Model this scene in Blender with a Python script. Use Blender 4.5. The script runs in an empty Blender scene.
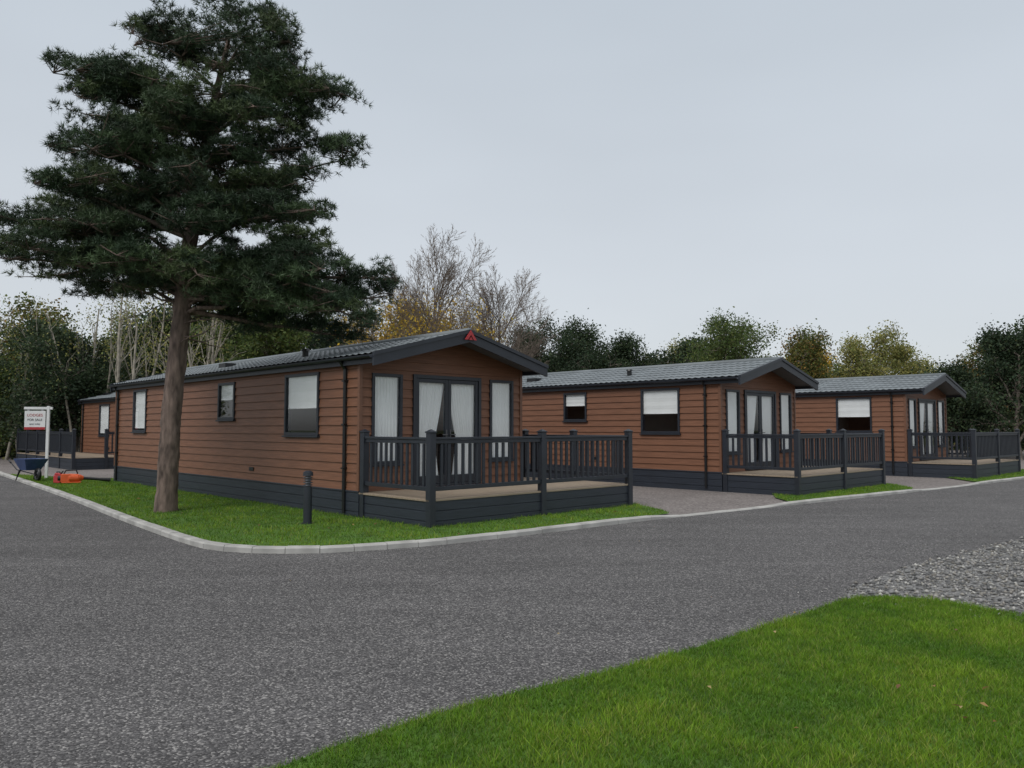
import bpy, math, random
import numpy as np
from mathutils import Vector
random.seed(7)
scene = bpy.context.scene
COL = scene.collection

# ------------------------------------------------------------------ materials
def newmat(name):
    m = bpy.data.materials.new(name); m.use_nodes = True
    nt = m.node_tree; nt.nodes.clear()
    out = nt.nodes.new('ShaderNodeOutputMaterial')
    return m, nt, out
def N(nt, typ, **kw):
    n = nt.nodes.new(typ)
    for k, v in kw.items():
        if k in n.inputs: n.inputs[k].default_value = v
        else: setattr(n, k, v)
    return n
def ramp(nt, stops):
    r = nt.nodes.new('ShaderNodeValToRGB')
    el = r.color_ramp.elements
    while len(el) < len(stops): el.new(0.5)
    for e, (p, c) in zip(el, stops):
        e.position = p; e.color = (c[0], c[1], c[2], 1) if not isinstance(c, (int, float)) else (c, c, c, 1)
    return r
def M(name, col, rough=.6, var=.15, scale=3., bump=0., bscale=60., metal=0., vec=(1, 1, 1), spec=.5, detail=3):
    m, nt, out = newmat(name); L = nt.links
    b = N(nt, 'ShaderNodeBsdfPrincipled', Roughness=rough, Metallic=metal)
    b.inputs['Specular IOR Level'].default_value = spec
    tc = N(nt, 'ShaderNodeTexCoord'); mp = N(nt, 'ShaderNodeMapping'); mp.inputs['Scale'].default_value = vec
    L.new(tc.outputs['Object'], mp.inputs['Vector'])
    no = N(nt, 'ShaderNodeTexNoise', Scale=scale, Detail=detail); L.new(mp.outputs[0], no.inputs['Vector'])
    r = ramp(nt, [(.3, [c*(1-var) for c in col]), (.7, [min(1, c*(1+var)) for c in col])])
    L.new(no.outputs['Fac'], r.inputs[0]); L.new(r.outputs[0], b.inputs['Base Color'])
    if bump:
        n2 = N(nt, 'ShaderNodeTexNoise', Scale=bscale, Detail=2.); L.new(mp.outputs[0], n2.inputs['Vector'])
        bp = N(nt, 'ShaderNodeBump', Strength=bump, Distance=.01)
        L.new(n2.outputs['Fac'], bp.inputs['Height']); L.new(bp.outputs[0], b.inputs['Normal'])
    L.new(b.outputs[0], out.inputs[0])
    return m
def attr_mat(name, rough=.6, trans=.25, spec=.25):
    m, nt, out = newmat(name); L = nt.links
    a = N(nt, 'ShaderNodeAttribute', attribute_name='Col')
    b = N(nt, 'ShaderNodeBsdfPrincipled', Roughness=rough); b.inputs['Specular IOR Level'].default_value = spec
    L.new(a.outputs['Color'], b.inputs['Base Color'])
    if trans > 0:
        t = N(nt, 'ShaderNodeBsdfTranslucent'); L.new(a.outputs['Color'], t.inputs['Color'])
        mx = N(nt, 'ShaderNodeMixShader'); mx.inputs[0].default_value = trans
        L.new(b.outputs[0], mx.inputs[1]); L.new(t.outputs[0], mx.inputs[2]); L.new(mx.outputs[0], out.inputs[0])
    else: L.new(b.outputs[0], out.inputs[0])
    return m
def stone_mat(name, stops, vs, big=.15, bump=.5, rough=.9, bigscale=.35, chip=.6, base=(.12,.12,.12), bigvec=(1, 1, 1), rot=0):
    m, nt, out = newmat(name); L = nt.links
    b = N(nt, 'ShaderNodeBsdfPrincipled', Roughness=rough); b.inputs['Specular IOR Level'].default_value = .3
    tc = N(nt, 'ShaderNodeTexCoord')
    v = N(nt, 'ShaderNodeTexVoronoi', Scale=vs); L.new(tc.outputs['Object'], v.inputs['Vector'])
    sp = N(nt, 'ShaderNodeSeparateColor'); L.new(v.outputs['Color'], sp.inputs[0])
    r = ramp(nt, stops); L.new(sp.outputs[0], r.inputs[0])
    mx = N(nt, 'ShaderNodeMix', data_type='RGBA'); mx.inputs[0].default_value = chip
    mx.inputs[6].default_value = (*base, 1); L.new(r.outputs[0], mx.inputs[7])
    cur = mx.outputs[2]
    mp = N(nt, 'ShaderNodeMapping'); mp.inputs['Scale'].default_value = bigvec; mp.inputs['Rotation'].default_value = (0, 0, rot)
    L.new(tc.outputs['Object'], mp.inputs[0])
    for vec, sc, lo in ((mp.outputs[0], bigscale, 1-big), (tc.outputs['Object'], bigscale*.7, 1-big*.6), (tc.outputs['Object'], 14., .74)):
        n1 = N(nt, 'ShaderNodeTexNoise', Scale=sc, Detail=4., Roughness=.7); L.new(vec, n1.inputs['Vector'])
        r1 = ramp(nt, [(.32, lo), (.66, 1.0)]); L.new(n1.outputs['Fac'], r1.inputs[0])
        mu = N(nt, 'ShaderNodeMix', data_type='RGBA', blend_type='MULTIPLY'); mu.inputs[0].default_value = 1
        L.new(cur, mu.inputs[6]); L.new(r1.outputs[0], mu.inputs[7]); cur = mu.outputs[2]
    L.new(cur, b.inputs['Base Color'])
    bp = N(nt, 'ShaderNodeBump', Strength=bump, Distance=.006); bp.invert = True
    L.new(v.outputs['Distance'], bp.inputs['Height']); L.new(bp.outputs[0], b.inputs['Normal'])
    L.new(b.outputs[0], out.inputs[0])
    return m

MAT = {}
MAT['asphalt'] = stone_mat('asphalt', [(0, (.05, .048, .048)), (.55, (.132, .126, .126)), (.84, (.23, .22, .216)), (1, (.50, .48, .455))], 88, big=.24, base=(.135, .13, .13), chip=.88, bigscale=.8, bigvec=(.28, 1.5, 1), rot=math.radians(-40), bump=.8)
MAT['gravel'] = stone_mat('gravel', [(0, (.10, .10, .10)), (.5, (.22, .215, .21)), (1, (.42, .41, .39))], 34, big=.15, bump=1, base=(.2, .2, .2), chip=.8)
MAT['bay'] = stone_mat('bay_gravel', [(0, (.14, .12, .11)), (.5, (.27, .24, .225)), (1, (.44, .40, .37))], 30, big=.2, bump=.8, base=(.25, .22, .21), chip=.6)
MAT['soil'] = M('soil_grass', (.06, .085, .022), .95, .45, .6, .6, 20)
MAT['grass_base'] = M('grass_base', (.07, .15, .016), .95, .35, 3., .8, 120)
MAT['grass'] = attr_mat('grass_blades', .6, .35, .2)
MAT['leaf'] = attr_mat('leaves', .6, .35, .25)
MAT['needle'] = attr_mat('needles', .5, 0, .3)
MAT['stones'] = attr_mat('stones', .85, 0, .3)
MAT['clad'] = M('brown_cladding', (.192, .087, .049), .52, .17, 1.6, .35, 5., vec=(1.2, 1.2, 22), spec=.35)
MAT['corner'] = M('corner_trim', (.165, .075, .043), .5, .08, 6)
MAT['dark'] = M('anthracite', (.020, .024, .033), .45, .15, 4, .1, 80)
MAT['skirt'] = M('skirting_boards', (.024, .030, .042), .5, .2, 2, .25, 8., vec=(1, 1, 14))
MAT['black'] = M('black_plastic', (.008, .008, .009), .35, .1, 4)
MAT['roof'] = M('roof_tile_sheet', (.165, .185, .195), .5, .22, 1.2, .3, 90, spec=.5)
MAT['soffit'] = M('soffit', (.1, .1, .105), .6, .1, 3)
MAT['deckboard'] = M('deck_boards', (.30, .235, .17), .7, .18, 2, .3, 8, vec=(1, 14, 14))
MAT['white'] = M('white_fabric', (.88, .88, .87), .9, .03, 3)
MAT['whitepaint'] = M('white_paint', (.75, .75, .74), .5, .06, 5)
MAT['red'] = M('red_paint', (.42, .03, .035), .45, .08, 6)
MAT['orange'] = M('orange_plastic', (.75, .12, .03), .4, .1, 6)
MAT['blue'] = M('blue_tray', (.04, .07, .17), .45, .2, 6)
MAT['kerb'] = M('kerb_concrete', (.42, .41, .385), .9, .25, 2.5, .5, 120)
MAT['inner'] = M('interior', (.30, .28, .26), .9, .1, 2)
MAT['metal'] = M('galvanised', (.4, .4, .41), .4, .1, 6, metal=.7)
MAT['bark'] = M('pine_bark', (.15, .11, .09), .95, .6, 5, 1.0, 9, vec=(2.2, 2.2, .6))
MAT['bark2'] = M('tree_bark', (.2, .17, .14), .95, .4, 5)
MAT['birchbark'] = M('pale_bark', (.30, .27, .22), .95, .45, 4)
MAT['twig'] = M('twig_bark', (.20, .16, .13), .95, .3, 3)
def glass():
    m, nt, out = newmat('window_glass'); L = nt.links
    lw = nt.nodes.new('ShaderNodeLayerWeight'); lw.inputs[0].default_value = .5
    p = N(nt, 'ShaderNodeMath', operation='POWER'); L.new(lw.outputs['Facing'], p.inputs[0]); p.inputs[1].default_value = 4.
    q = N(nt, 'ShaderNodeMath', operation='MULTIPLY_ADD'); L.new(p.outputs[0], q.inputs[0]); q.inputs[1].default_value = .8; q.inputs[2].default_value = .07
    t = N(nt, 'ShaderNodeBsdfTransparent'); t.inputs[0].default_value = (.95, .965, .97, 1)
    g = N(nt, 'ShaderNodeBsdfGlossy', Roughness=.015)
    mx = N(nt, 'ShaderNodeMixShader')
    L.new(q.outputs[0], mx.inputs[0]); L.new(t.outputs[0], mx.inputs[1]); L.new(g.outputs[0], mx.inputs[2]); L.new(mx.outputs[0], out.inputs[0])
    return m
MAT['glass'] = glass()

# ------------------------------------------------------------------ mesh helpers
def obj(name, me, mat=None, parent=None, smooth=False):
    o = bpy.data.objects.new(name, me); COL.objects.link(o)
    if mat and not me.materials: me.materials.append(MAT[mat] if isinstance(mat, str) else mat)
    if parent: o.parent = parent
    if smooth: me.polygons.foreach_set('use_smooth', [True]*len(me.polygons))
    return o
def empty(name, loc=(0, 0, 0), rz=0):
    e = bpy.data.objects.new(name, None); COL.objects.link(e); e.location = loc; e.rotation_euler = (0, 0, rz); e.empty_display_size = .3
    return e
def mesh_np(name, V, F, colv=None):
    me = bpy.data.meshes.new(name); V = np.asarray(V, dtype=np.float32).reshape(-1, 3); F = np.asarray(F, dtype=np.int32)
    n, k = F.shape
    me.vertices.add(len(V)); me.vertices.foreach_set('co', V.ravel())
    me.loops.add(n*k); me.loops.foreach_set('vertex_index', F.ravel())
    me.polygons.add(n); me.polygons.foreach_set('loop_start', np.arange(0, n*k, k, dtype=np.int32))
    try: me.polygons.foreach_set('loop_total', np.full(n, k, dtype=np.int32))
    except Exception: pass
    if colv is not None:
        a = me.attributes.new('Col', 'FLOAT_COLOR', 'POINT')
        c = np.ones((len(V), 4), dtype=np.float32); c[:, :3] = colv; a.data.foreach_set('color', c.ravel())
    me.update(calc_edges=True)
    return me
class MB:
    def __init__(s): s.v = []; s.f = []
    def poly(s, pts):
        i = len(s.v); s.v += [tuple(p) for p in pts]; s.f.append(tuple(range(i, i+len(pts))))
    def hexa(s, p):
        i = len(s.v); s.v += [tuple(q) for q in p]
        for f in ((3, 2, 1, 0), (4, 5, 6, 7), (0, 1, 5, 4), (1, 2, 6, 5), (2, 3, 7, 6), (3, 0, 4, 7)): s.f.append(tuple(i+j for j in f))
    def box(s, x0, x1, y0, y1, z0, z1):
        s.hexa([(x0, y0, z0), (x1, y0, z0), (x1, y1, z0), (x0, y1, z0), (x0, y0, z1), (x1, y0, z1), (x1, y1, z1), (x0, y1, z1)])
    def prism_y(s, pts, y0, y1):
        i = len(s.v); n = len(pts)
        s.v += [(x, y0, z) for x, z in pts] + [(x, y1, z) for x, z in pts]
        s.f.append(tuple(i+j for j in range(n))); s.f.append(tuple(i+n+j for j in reversed(range(n))))
        for j in range(n): k = (j+1) % n; s.f.append((i+j, i+n+j, i+n+k, i+k))
    def cyl(s, p0, p1, r0, r1=None, k=12):
        r1 = r0 if r1 is None else r1
        p0 = Vector(p0); p1 = Vector(p1); d = (p1-p0).normalized(); a = d.orthogonal().normalized(); b = d.cross(a); i = len(s.v)
        for p, r in ((p0, r0), (p1, r1)):
            for j in range(k):
                t = 2*math.pi*j/k; s.v.append(tuple(p+a*math.cos(t)*r+b*math.sin(t)*r))
        for j in range(k): s.f.append((i+j, i+(j+1) % k, i+k+(j+1) % k, i+k+j))
        s.f.append(tuple(i+j for j in reversed(range(k)))); s.f.append(tuple(i+k+j for j in range(k)))
    def torus(s, c, R0, r, n=24, k=8):
        i = len(s.v)
        for a in range(n):
            A = 2*math.pi*a/n
            for b in range(k):
                B = 2*math.pi*b/k; q = R0+r*math.cos(B); h = r*math.sin(B)
                s.v.append((c[0]+q*math.cos(A), c[1]+h, c[2]+q*math.sin(A)))
        for a in range(n):
            for b in range(k): s.f.append((i+a*k+b, i+a*k+(b+1) % k, i+((a+1) % n)*k+(b+1) % k, i+((a+1) % n)*k+b))
    def mesh(s, name):
        me = bpy.data.meshes.new(name); me.from_pydata(s.v, [], s.f); me.validate(); me.update(); return me
def bevel(o, w=.005, seg=2):
    b = o.modifiers.new('bevel', 'BEVEL'); b.width = w; b.segments = seg; b.limit_method = 'ANGLE'; b.angle_limit = math.radians(40)
def inpoly(P, poly):
    x, y = P[:, 0], P[:, 1]; ins = np.zeros(len(P), bool); n = len(poly); j = n-1
    for i in range(n):
        xi, yi = poly[i][:2]; xj, yj = poly[j][:2]
        if yi != yj:
            c = ((yi > y) != (yj > y)) & (x < (xj-xi)*(y-yi)/(yj-yi)+xi); ins ^= c
        j = i
    return ins
def sheet(name, pts, z, mat):
    me = bpy.data.meshes.new(name); me.from_pydata([(x, y, z) for x, y in pts], [], [tuple(range(len(pts)))])
    me.update()
    if me.polygons[0].normal.z < 0: me.flip_normals()
    return obj(name, me, mat)
def catmull(pts, per=8):
    P = [np.array(p, float) for p in pts]; P = [2*P[0]-P[1]]+P+[2*P[-1]-P[-2]]; o = []
    for i in range(1, len(P)-2):
        for j in range(per):
            t = j/per
            o.append(.5*((2*P[i])+(P[i+1]-P[i-1])*t+(2*P[i-1]-5*P[i]+4*P[i+1]-P[i+2])*t*t+(-P[i-1]+3*P[i]-3*P[i+1]+P[i+2])*t**3))
    o.append(P[-2]); return np.array(o)

# ------------------------------------------------------------------ camera, world, sun
H = 1.65
cam = bpy.data.cameras.new('camera'); co = bpy.data.objects.new('camera', cam); COL.objects.link(co)
cam.sensor_width = 36; cam.lens = 780/1024*36; cam.clip_end = 3000; cam.clip_start = .05
co.location = (0, 0, H); co.rotation_euler = (math.radians(90+3.23), 0, 0); scene.camera = co
scene.view_settings.view_transform = 'Standard'; scene.view_settings.look = 'None'; scene.view_settings.exposure = 0
w = bpy.data.worlds.new('World'); scene.world = w; w.use_nodes = True; nt = w.node_tree; nt.nodes.clear(); L = nt.links
out = nt.nodes.new('ShaderNodeOutputWorld')
sky = N(nt, 'ShaderNodeTexSky', sky_type='NISHITA', sun_disc=False); sky.sun_elevation = math.radians(48); sky.sun_rotation = math.radians(215)
b1 = N(nt, 'ShaderNodeBackground', Strength=.08); L.new(sky.outputs[0], b1.inputs[0])
tc = N(nt, 'ShaderNodeTexCoord'); sx = N(nt, 'ShaderNodeSeparateXYZ'); L.new(tc.outputs['Generated'], sx.inputs[0])
rp = ramp(nt, [(0., (.36, .37, .38)), (.02, (.73, .765, .795)), (.2, (.70, .745, .795)), (.5, (.62, .685, .755)), (.75, (.86, .90, .95)), (1, (1, 1, 1))])
L.new(sx.outputs[2], rp.inputs[0])
mp = N(nt, 'ShaderNodeMapping'); mp.inputs['Scale'].default_value = (1.2, 1.2, 3.5); L.new(tc.outputs['Generated'], mp.inputs[0])
no = N(nt, 'ShaderNodeTexNoise', Scale=1.3, Detail=3., Roughness=.5); L.new(mp.outputs[0], no.inputs['Vector'])
rn = ramp(nt, [(.3, .91), (.7, 1.)]); L.new(no.outputs['Fac'], rn.inputs[0])
mu = N(nt, 'ShaderNodeMix', data_type='RGBA', blend_type='MULTIPLY'); mu.inputs[0].default_value = 1
L.new(rp.outputs[0], mu.inputs[6]); L.new(rn.outputs[0], mu.inputs[7])
b2 = N(nt, 'ShaderNodeBackground', Strength=1.0); L.new(mu.outputs[2], b2.inputs[0])
ms = N(nt, 'ShaderNodeMixShader'); ms.inputs[0].default_value = .88
L.new(b1.outputs[0], ms.inputs[1]); L.new(b2.outputs[0], ms.inputs[2]); L.new(ms.outputs[0], out.inputs[0])
sun = bpy.data.lights.new('sun', 'SUN'); sun.energy = 1.5; sun.angle = math.radians(30); sun.color = (1, .97, .93)
so = bpy.data.objects.new('sun', sun); COL.objects.link(so)
az = math.radians(215); el = math.radians(48)
sd = Vector((math.sin(az)*math.cos(el), math.cos(az)*math.cos(el), math.sin(el)))
so.rotation_euler = (-sd).to_track_quat('-Z', 'Y').to_euler(); so.location = (0, 0, 30)

# ------------------------------------------------------------------ ground
sheet('ground', [(-500, -500), (500, -500), (500, 500), (-500, 500)], 0, 'soil')
sheet('road', [(-34, -18), (62, -18), (62, 70), (-34, 44)], .004, 'asphalt')
kp = [(-30, 42), (-18.4, 28), (-11.1, 19.2), (-7.19, 14.3), (-5.23, 11.9), (-4.3, 10.85), (-3.85, 10.52), (-3.35, 10.36), (-2.82, 10.34), (-2.31, 10.44), (-1.16, 11.0), (.12, 12.0), (1.5, 13.2), (2.71, 14.25), (5.11, 16.1), (9.85, 19.8), (16.9, 25.6), (40, 45), (60, 62)]
kc = catmull(kp, 10)
seg = np.linalg.norm(np.diff(kc, axis=0), axis=1); cum = np.concatenate([[0], np.cumsum(seg)])
def kpt(s): return np.array([np.interp(s, cum, kc[:, 0]), np.interp(s, cum, kc[:, 1])])
def knorm(s):
    a = kpt(max(0, s-.15)); b = kpt(min(cum[-1], s+.15)); d = (b-a)/np.linalg.norm(b-a); return np.array([-d[1], d[0]])
def kheight(p):
    x = p[0]
    if x < 2.3: return .085
    if x < 3.2: return .085-.06*(x-2.3)/.9
    if x < 5.2: return .025
    if x < 6.2: return .025+.05*(x-5.2)
    if x < 10.2: return .075
    if x < 11.2: return .075-.05*(x-10.2)
    if x < 13: return .025
    if x < 14: return .025+.05*(x-13)
    return .075
kb = MB(); s = 0; W = .15
while s < cum[-1]-1:
    ln = .9 if abs(kpt(s)[0]+3.3) > 2.2 else .45
    a, b = s+.004, s+ln-.004
    pa, pb = kpt(a), kpt(b); na, nb = knorm(a), knorm(b)
    ha, hb = kheight(pa), kheight(pb); j = random.uniform(-.004, .004)
    c = .02
    A = [pa, pb, pb+nb*W, pa+na*W]
    kb.hexa([(*A[0], -.05), (*A[1], -.05), (*A[2], -.05), (*A[3], -.05),
             (*(pa), ha-c+j), (*(pb), hb-c+j), (*(pb+nb*W), hb-c+j), (*(pa+na*W), ha-c+j)])
    kb.hexa([(*(pa), ha-c+j+.0005), (*(pb), hb-c+j+.0005), (*(pb+nb*W), hb-c+j+.0005), (*(pa+na*W), ha-c+j+.0005),
             (*(pa+na*c), ha+j), (*(pb+nb*c), hb+j), (*(pb+nb*(W-.008)), hb+j), (*(pa+na*(W-.008)), ha+j)])
    s += ln
obj('kerb', kb.mesh('kerb'), 'kerb')
inner = np.array([kpt(s)+knorm(s)*(W-.01) for s in np.arange(0, cum[-1], .4)])
def inner_between(x0, x1): return [tuple(p) for p in inner if x0 <= p[0] <= x1]
sheet('gravel_drive', [tuple(p) for p in inner]+[(60, 85), (-30, 85)], .018, 'bay')
g1 = inner_between(-17.8, 2.75)+[(2.95, 14.75), (2.95, 15.3), (2.7, 16.2), (2.55, 16.9), (-7.2, 27.2), (-9.6, 27.6), (-12.6, 24.9), (-13.6, 24.6), (-15.2, 25.8)]
sheet('grass_verge', g1, .055, 'grass_base')
g2 = inner_between(5.9, 10.5)+[(10.85, 21.3), (10.95, 22.7), (9.5, 22.5), (6.5, 19.6), (6.1, 18.2)]
sheet('grass_strip', g2, .045, 'grass_base')
g3 = inner_between(13.6, 22)+[(22, 31), (18, 30), (14.2, 25.9)]
sheet('grass_strip', g3, .045, 'grass_base')
edge = catmull([(-9, -9), (-3.6, 1.0), (-1.9, 2.9), (-1.15, 3.78), (-.88, 4.1), (-.19, 4.73), (.6, 5.28), (1.43, 5.93), (2.58, 6.95), (3.05, 7.4)], 6)
fg = [tuple(p) for p in edge]+[(3.35, 7.6), (3.65, 7.6), (4.01, 7.48), (4.45, 6.85), (5.2, 6.4), (7, 5.6), (14, 4), (20, -9)]
sheet('lawn', fg, .03, 'grass_base')
gv = [(3.15, 7.3), (3.28, 7.75), (3.5, 8.15), (4.61, 9.3), (7.35, 11.5), (20, 20.8), (50, 42), (50, 2), (14, 2), (6, 5.0)]
sheet('gravel_patch', gv, .010, 'gravel')

def blades(poly, n, h, wd, z, box, seed, pal, patch=2.):
    r = np.random.default_rng(seed); x0, x1, y0, y1 = box
    P = np.stack([r.uniform(x0, x1, n), r.uniform(y0, y1, n)], 1); P = P[inpoly(P, poly)]
    n = len(P); P = P+r.normal(0, .016, (n, 2))
    th = r.uniform(0, 2*np.pi, n); side = np.stack([np.cos(th), np.sin(th), np.zeros(n)], 1)
    hh = h*r.uniform(.5, 1.25, n)
    pat = np.sin(P[:, 0]*patch*1.7+np.sin(P[:, 1]*patch*1.1)*1.5)+np.sin(P[:, 1]*patch*2.3+P[:, 0]*patch*.6+np.sin(P[:, 0]*patch*2.9))
    pat2 = np.sin(P[:, 0]*11+np.sin(P[:, 1]*9)*2)*np.sin(P[:, 1]*13+np.sin(P[:, 0]*7)*2)
    pat3 = np.sin(P[:, 0]*31+np.sin(P[:, 1]*27)*2)*np.sin(P[:, 1]*35+np.sin(P[:, 0]*23)*2)
    hh *= 1+.1*pat+.2*pat2+.2*pat3
    lean = r.normal(0, .55, (n, 2))*hh[:, None]
    ww = wd*r.uniform(.7, 1.3, n)
    B = np.concatenate([P, np.full((n, 1), z)], 1)
    T = B+np.concatenate([lean, hh[:, None]], 1)
    V = np.stack([B-side*ww[:, None]/2, B+side*ww[:, None]/2, T], 1)
    pal = np.array(pal); c = pal[r.integers(0, len(pal), n)]*r.uniform(.7, 1.25, (n, 1))
    c = c*(1+.12*pat[:, None]+.14*pat2[:, None]+.16*pat3[:, None])
    c = c*(1+np.outer(pat+pat2, [.07, 0, 0]))
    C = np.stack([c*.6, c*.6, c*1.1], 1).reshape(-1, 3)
    return mesh_np('blades', V.reshape(-1, 3), np.arange(n*3).reshape(n, 3), np.clip(C, 0, 1))
PAL = [(.15, .29, .020), (.175, .33, .024), (.13, .255, .02), (.205, .35, .035), (.28, .34, .08), (.14, .27, .02)]
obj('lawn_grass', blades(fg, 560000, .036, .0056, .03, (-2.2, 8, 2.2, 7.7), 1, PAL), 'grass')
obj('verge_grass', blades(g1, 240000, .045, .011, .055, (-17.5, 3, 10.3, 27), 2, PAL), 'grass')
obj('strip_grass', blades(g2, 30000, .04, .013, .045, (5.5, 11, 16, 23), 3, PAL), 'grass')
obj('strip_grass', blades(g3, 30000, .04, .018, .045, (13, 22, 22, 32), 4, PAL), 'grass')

def stones(poly, n, box, r0, r1, z, seed, name, pal):
    r = np.random.default_rng(seed); x0, x1, y0, y1 = box
    P = np.stack([r.uniform(x0, x1, n), r.uniform(y0, y1, n)], 1); P = P[inpoly(P, poly)]; n = len(P)
    P = P+r.normal(0, .05, P.shape)
    base = np.array([(1, 0, 0), (0, 1, 0), (-1, 0, 0), (0, -1, 0), (0, 0, 1), (0, 0, -1)], float)
    F = np.array([(0, 1, 4), (1, 2, 4), (2, 3, 4), (3, 0, 4), (1, 0, 5), (2, 1, 5), (3, 2, 5), (0, 3, 5)])
    rad = r0+(r1-r0)*r.random(n)**2.2
    V = base[None]*r.uniform(.6, 1.2, (n, 6, 1)); V = V+r.normal(0, .2, V.shape)
    V[:, :, 2] *= .65
    th = r.uniform(0, 6.28, n); cs, sn = np.cos(th)[:, None], np.sin(th)[:, None]
    V = np.stack([V[:, :, 0]*cs-V[:, :, 1]*sn, V[:, :, 0]*sn+V[:, :, 1]*cs, V[:, :, 2]], 2)*rad[:, None, None]
    V[:, :, :2] += P[:, None, :]; V[:, :, 2] += z+rad[:, None]*.3
    FF = (F[None]+6*np.arange(n)[:, None, None]).reshape(-1, 3)
    pal = np.array(pal); c = pal[r.integers(0, len(pal), n)]*r.uniform(.6, 1.3, (n, 1))
    return obj(name, mesh_np(name, V.reshape(-1, 3), FF, np.repeat(c, 6, 0)), 'stones')
GP = [(.2, .2, .195), (.28, .27, .26), (.12, .12, .12), (.42, .41, .38), (.24, .225, .2)]
stones(gv, 46000, (3, 12.5, 6.5, 14.5), .006, .032, .012, 5, 'gravel_stones', GP)
ed = [(2.2, 6.75), (2.9, 8.3), (4.2, 9.9), (9, 13.8), (9.5, 12.5), (4, 8)]
stones(ed, 2200, (2, 9, 6, 14), .004, .014, .006, 6, 'road_grit', GP)
stones([(-6, 1.5), (6, 6.5), (12, 14), (12, 19.5), (-.5, 10.5), (-6, 11)], 3000, (-6, 12, 1.5, 20), .002, .006, .005, 16, 'road_grit', GP)

def fallen(poly, n, box, z, seed, size):
    r = np.random.default_rng(seed); x0, x1, y0, y1 = box
    P = np.stack([r.uniform(x0, x1, n), r.uniform(y0, y1, n)], 1); P = P[inpoly(P, poly)]; n = len(P)
    th = r.uniform(0, 6.28, n); s = size*r.uniform(.6, 1.2, n)
    a = np.stack([np.cos(th), np.sin(th), r.normal(0, .3, n)], 1)*s[:, None]; b = np.stack([-np.sin(th), np.cos(th), r.normal(0, .3, n)], 1)*s[:, None]*.55
    c = np.concatenate([P, np.full((n, 1), z)], 1)+[0, 0, .01]
    V = np.stack([c-a, c-b+[0, 0, .006], c+a, c+b+[0, 0, .006]], 1)
    pal = np.array([(.4, .25, .1), (.28, .13, .05), (.5, .38, .18), (.22, .12, .06)]); cc = pal[r.integers(0, 4, n)]
    return V.reshape(-1, 3), np.repeat(cc, 4, 0)
VV = []; CC = []
for a in [(fg, 40, (1, 8, 2.5, 7.5), .065, 11, .02), (fg, 12, (2.35, 3.3, 4.2, 4.9), .07, 12, .028), (g1, 150, (-17, 3, 10, 27), .09, 13, .035), ([(-15, 3), (8, 3), (8, 16), (-15, 22)], 40, (-15, 8, 4, 20), .006, 14, .014)]:
    v, c = fallen(*a); VV.append(v); CC.append(c)
VV = np.concatenate(VV); CC = np.concatenate(CC)
obj('fallen_leaves', mesh_np('fallen_leaves', VV, np.arange(len(VV)).reshape(-1, 4), CC), 'leaf')

# ------------------------------------------------------------------ lodges
ROT = math.radians(44.03)
LW = 4.07; LL = 13.27; ZF = .50; ZE = 2.94; ZR = 3.50; OV = .12; FO = .64
PL = .172
def subtract(iv, ops):
    res = [iv]
    for a, b in ops:
        nr = []
        for x, y in res:
            if b <= x or a >= y: nr.append((x, y)); continue
            if a > x: nr.append((x, a))
            if b < y: nr.append((b, y))
        res = nr
    return res
def clad_wall(mb, org, d, nrm, Lg, z0, ztop, openings, bounds=None):
    zs = {z0, ztop}
    k = 0
    while z0+k*PL < ztop: zs.add(round(z0+k*PL, 5)); k += 1
    for o in openings: zs.add(o[2]); zs.add(o[3])
    if bounds: zs.add(ZE)
    zs = sorted(z for z in zs if z0 <= z <= ztop)
    P = lambda s, z, off: (org[0]+d[0]*s+nrm[0]*off, org[1]+d[1]*s+nrm[1]*off, z)
    for za, zb in zip(zs[:-1], zs[1:]):
        if zb-za < 1e-4: continue
        zm = (za+zb)/2; i = math.floor((zm-z0)/PL); pb = z0+i*PL
        o = lambda z: .024*(1-(z-pb)/PL)
        ops = [(q[0], q[1]) for q in openings if q[2] < zm < q[3]]
        if bounds and za >= ZE-1e-6:
            a0, b0 = bounds(za); a1, b1 = bounds(zb)
            if b0-a0 < .02: continue
            mb.poly([P(a0, za, o(za)), P(b0, za, o(za)), P(b1, zb, o(zb)), P(a1, zb, o(zb))])
            if abs(za-pb) < 1e-4: mb.poly([P(a0, za, -.0), P(b0, za, -.0), P(b0, za, o(za)), P(a0, za, o(za))])
            continue
        for a, b in subtract((0, Lg), ops):
            mb.poly([P(a, za, o(za)), P(b, za, o(za)), P(b, zb, o(zb)), P(a, zb, o(zb))])
            if abs(za-pb) < 1e-4: mb.poly([P(a, za, 0), P(b, za, 0), P(b, za, o(za)), P(a, za, o(za))])
def map2(org, d, nrm):
    return lambda s, z, off: (org[0]+d[0]*s+nrm[0]*off, org[1]+d[1]*s+nrm[1]*off, z)
def obox(mb, mp, s0, s1, z0, z1, o0, o1):
    mb.hexa([mp(s0, z0, o0), mp(s1, z0, o0), mp(s1, z0, o1), mp(s0, z0, o1), mp(s0, z1, o0), mp(s1, z1, o0), mp(s1, z1, o1), mp(s0, z1, o1)])
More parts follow.
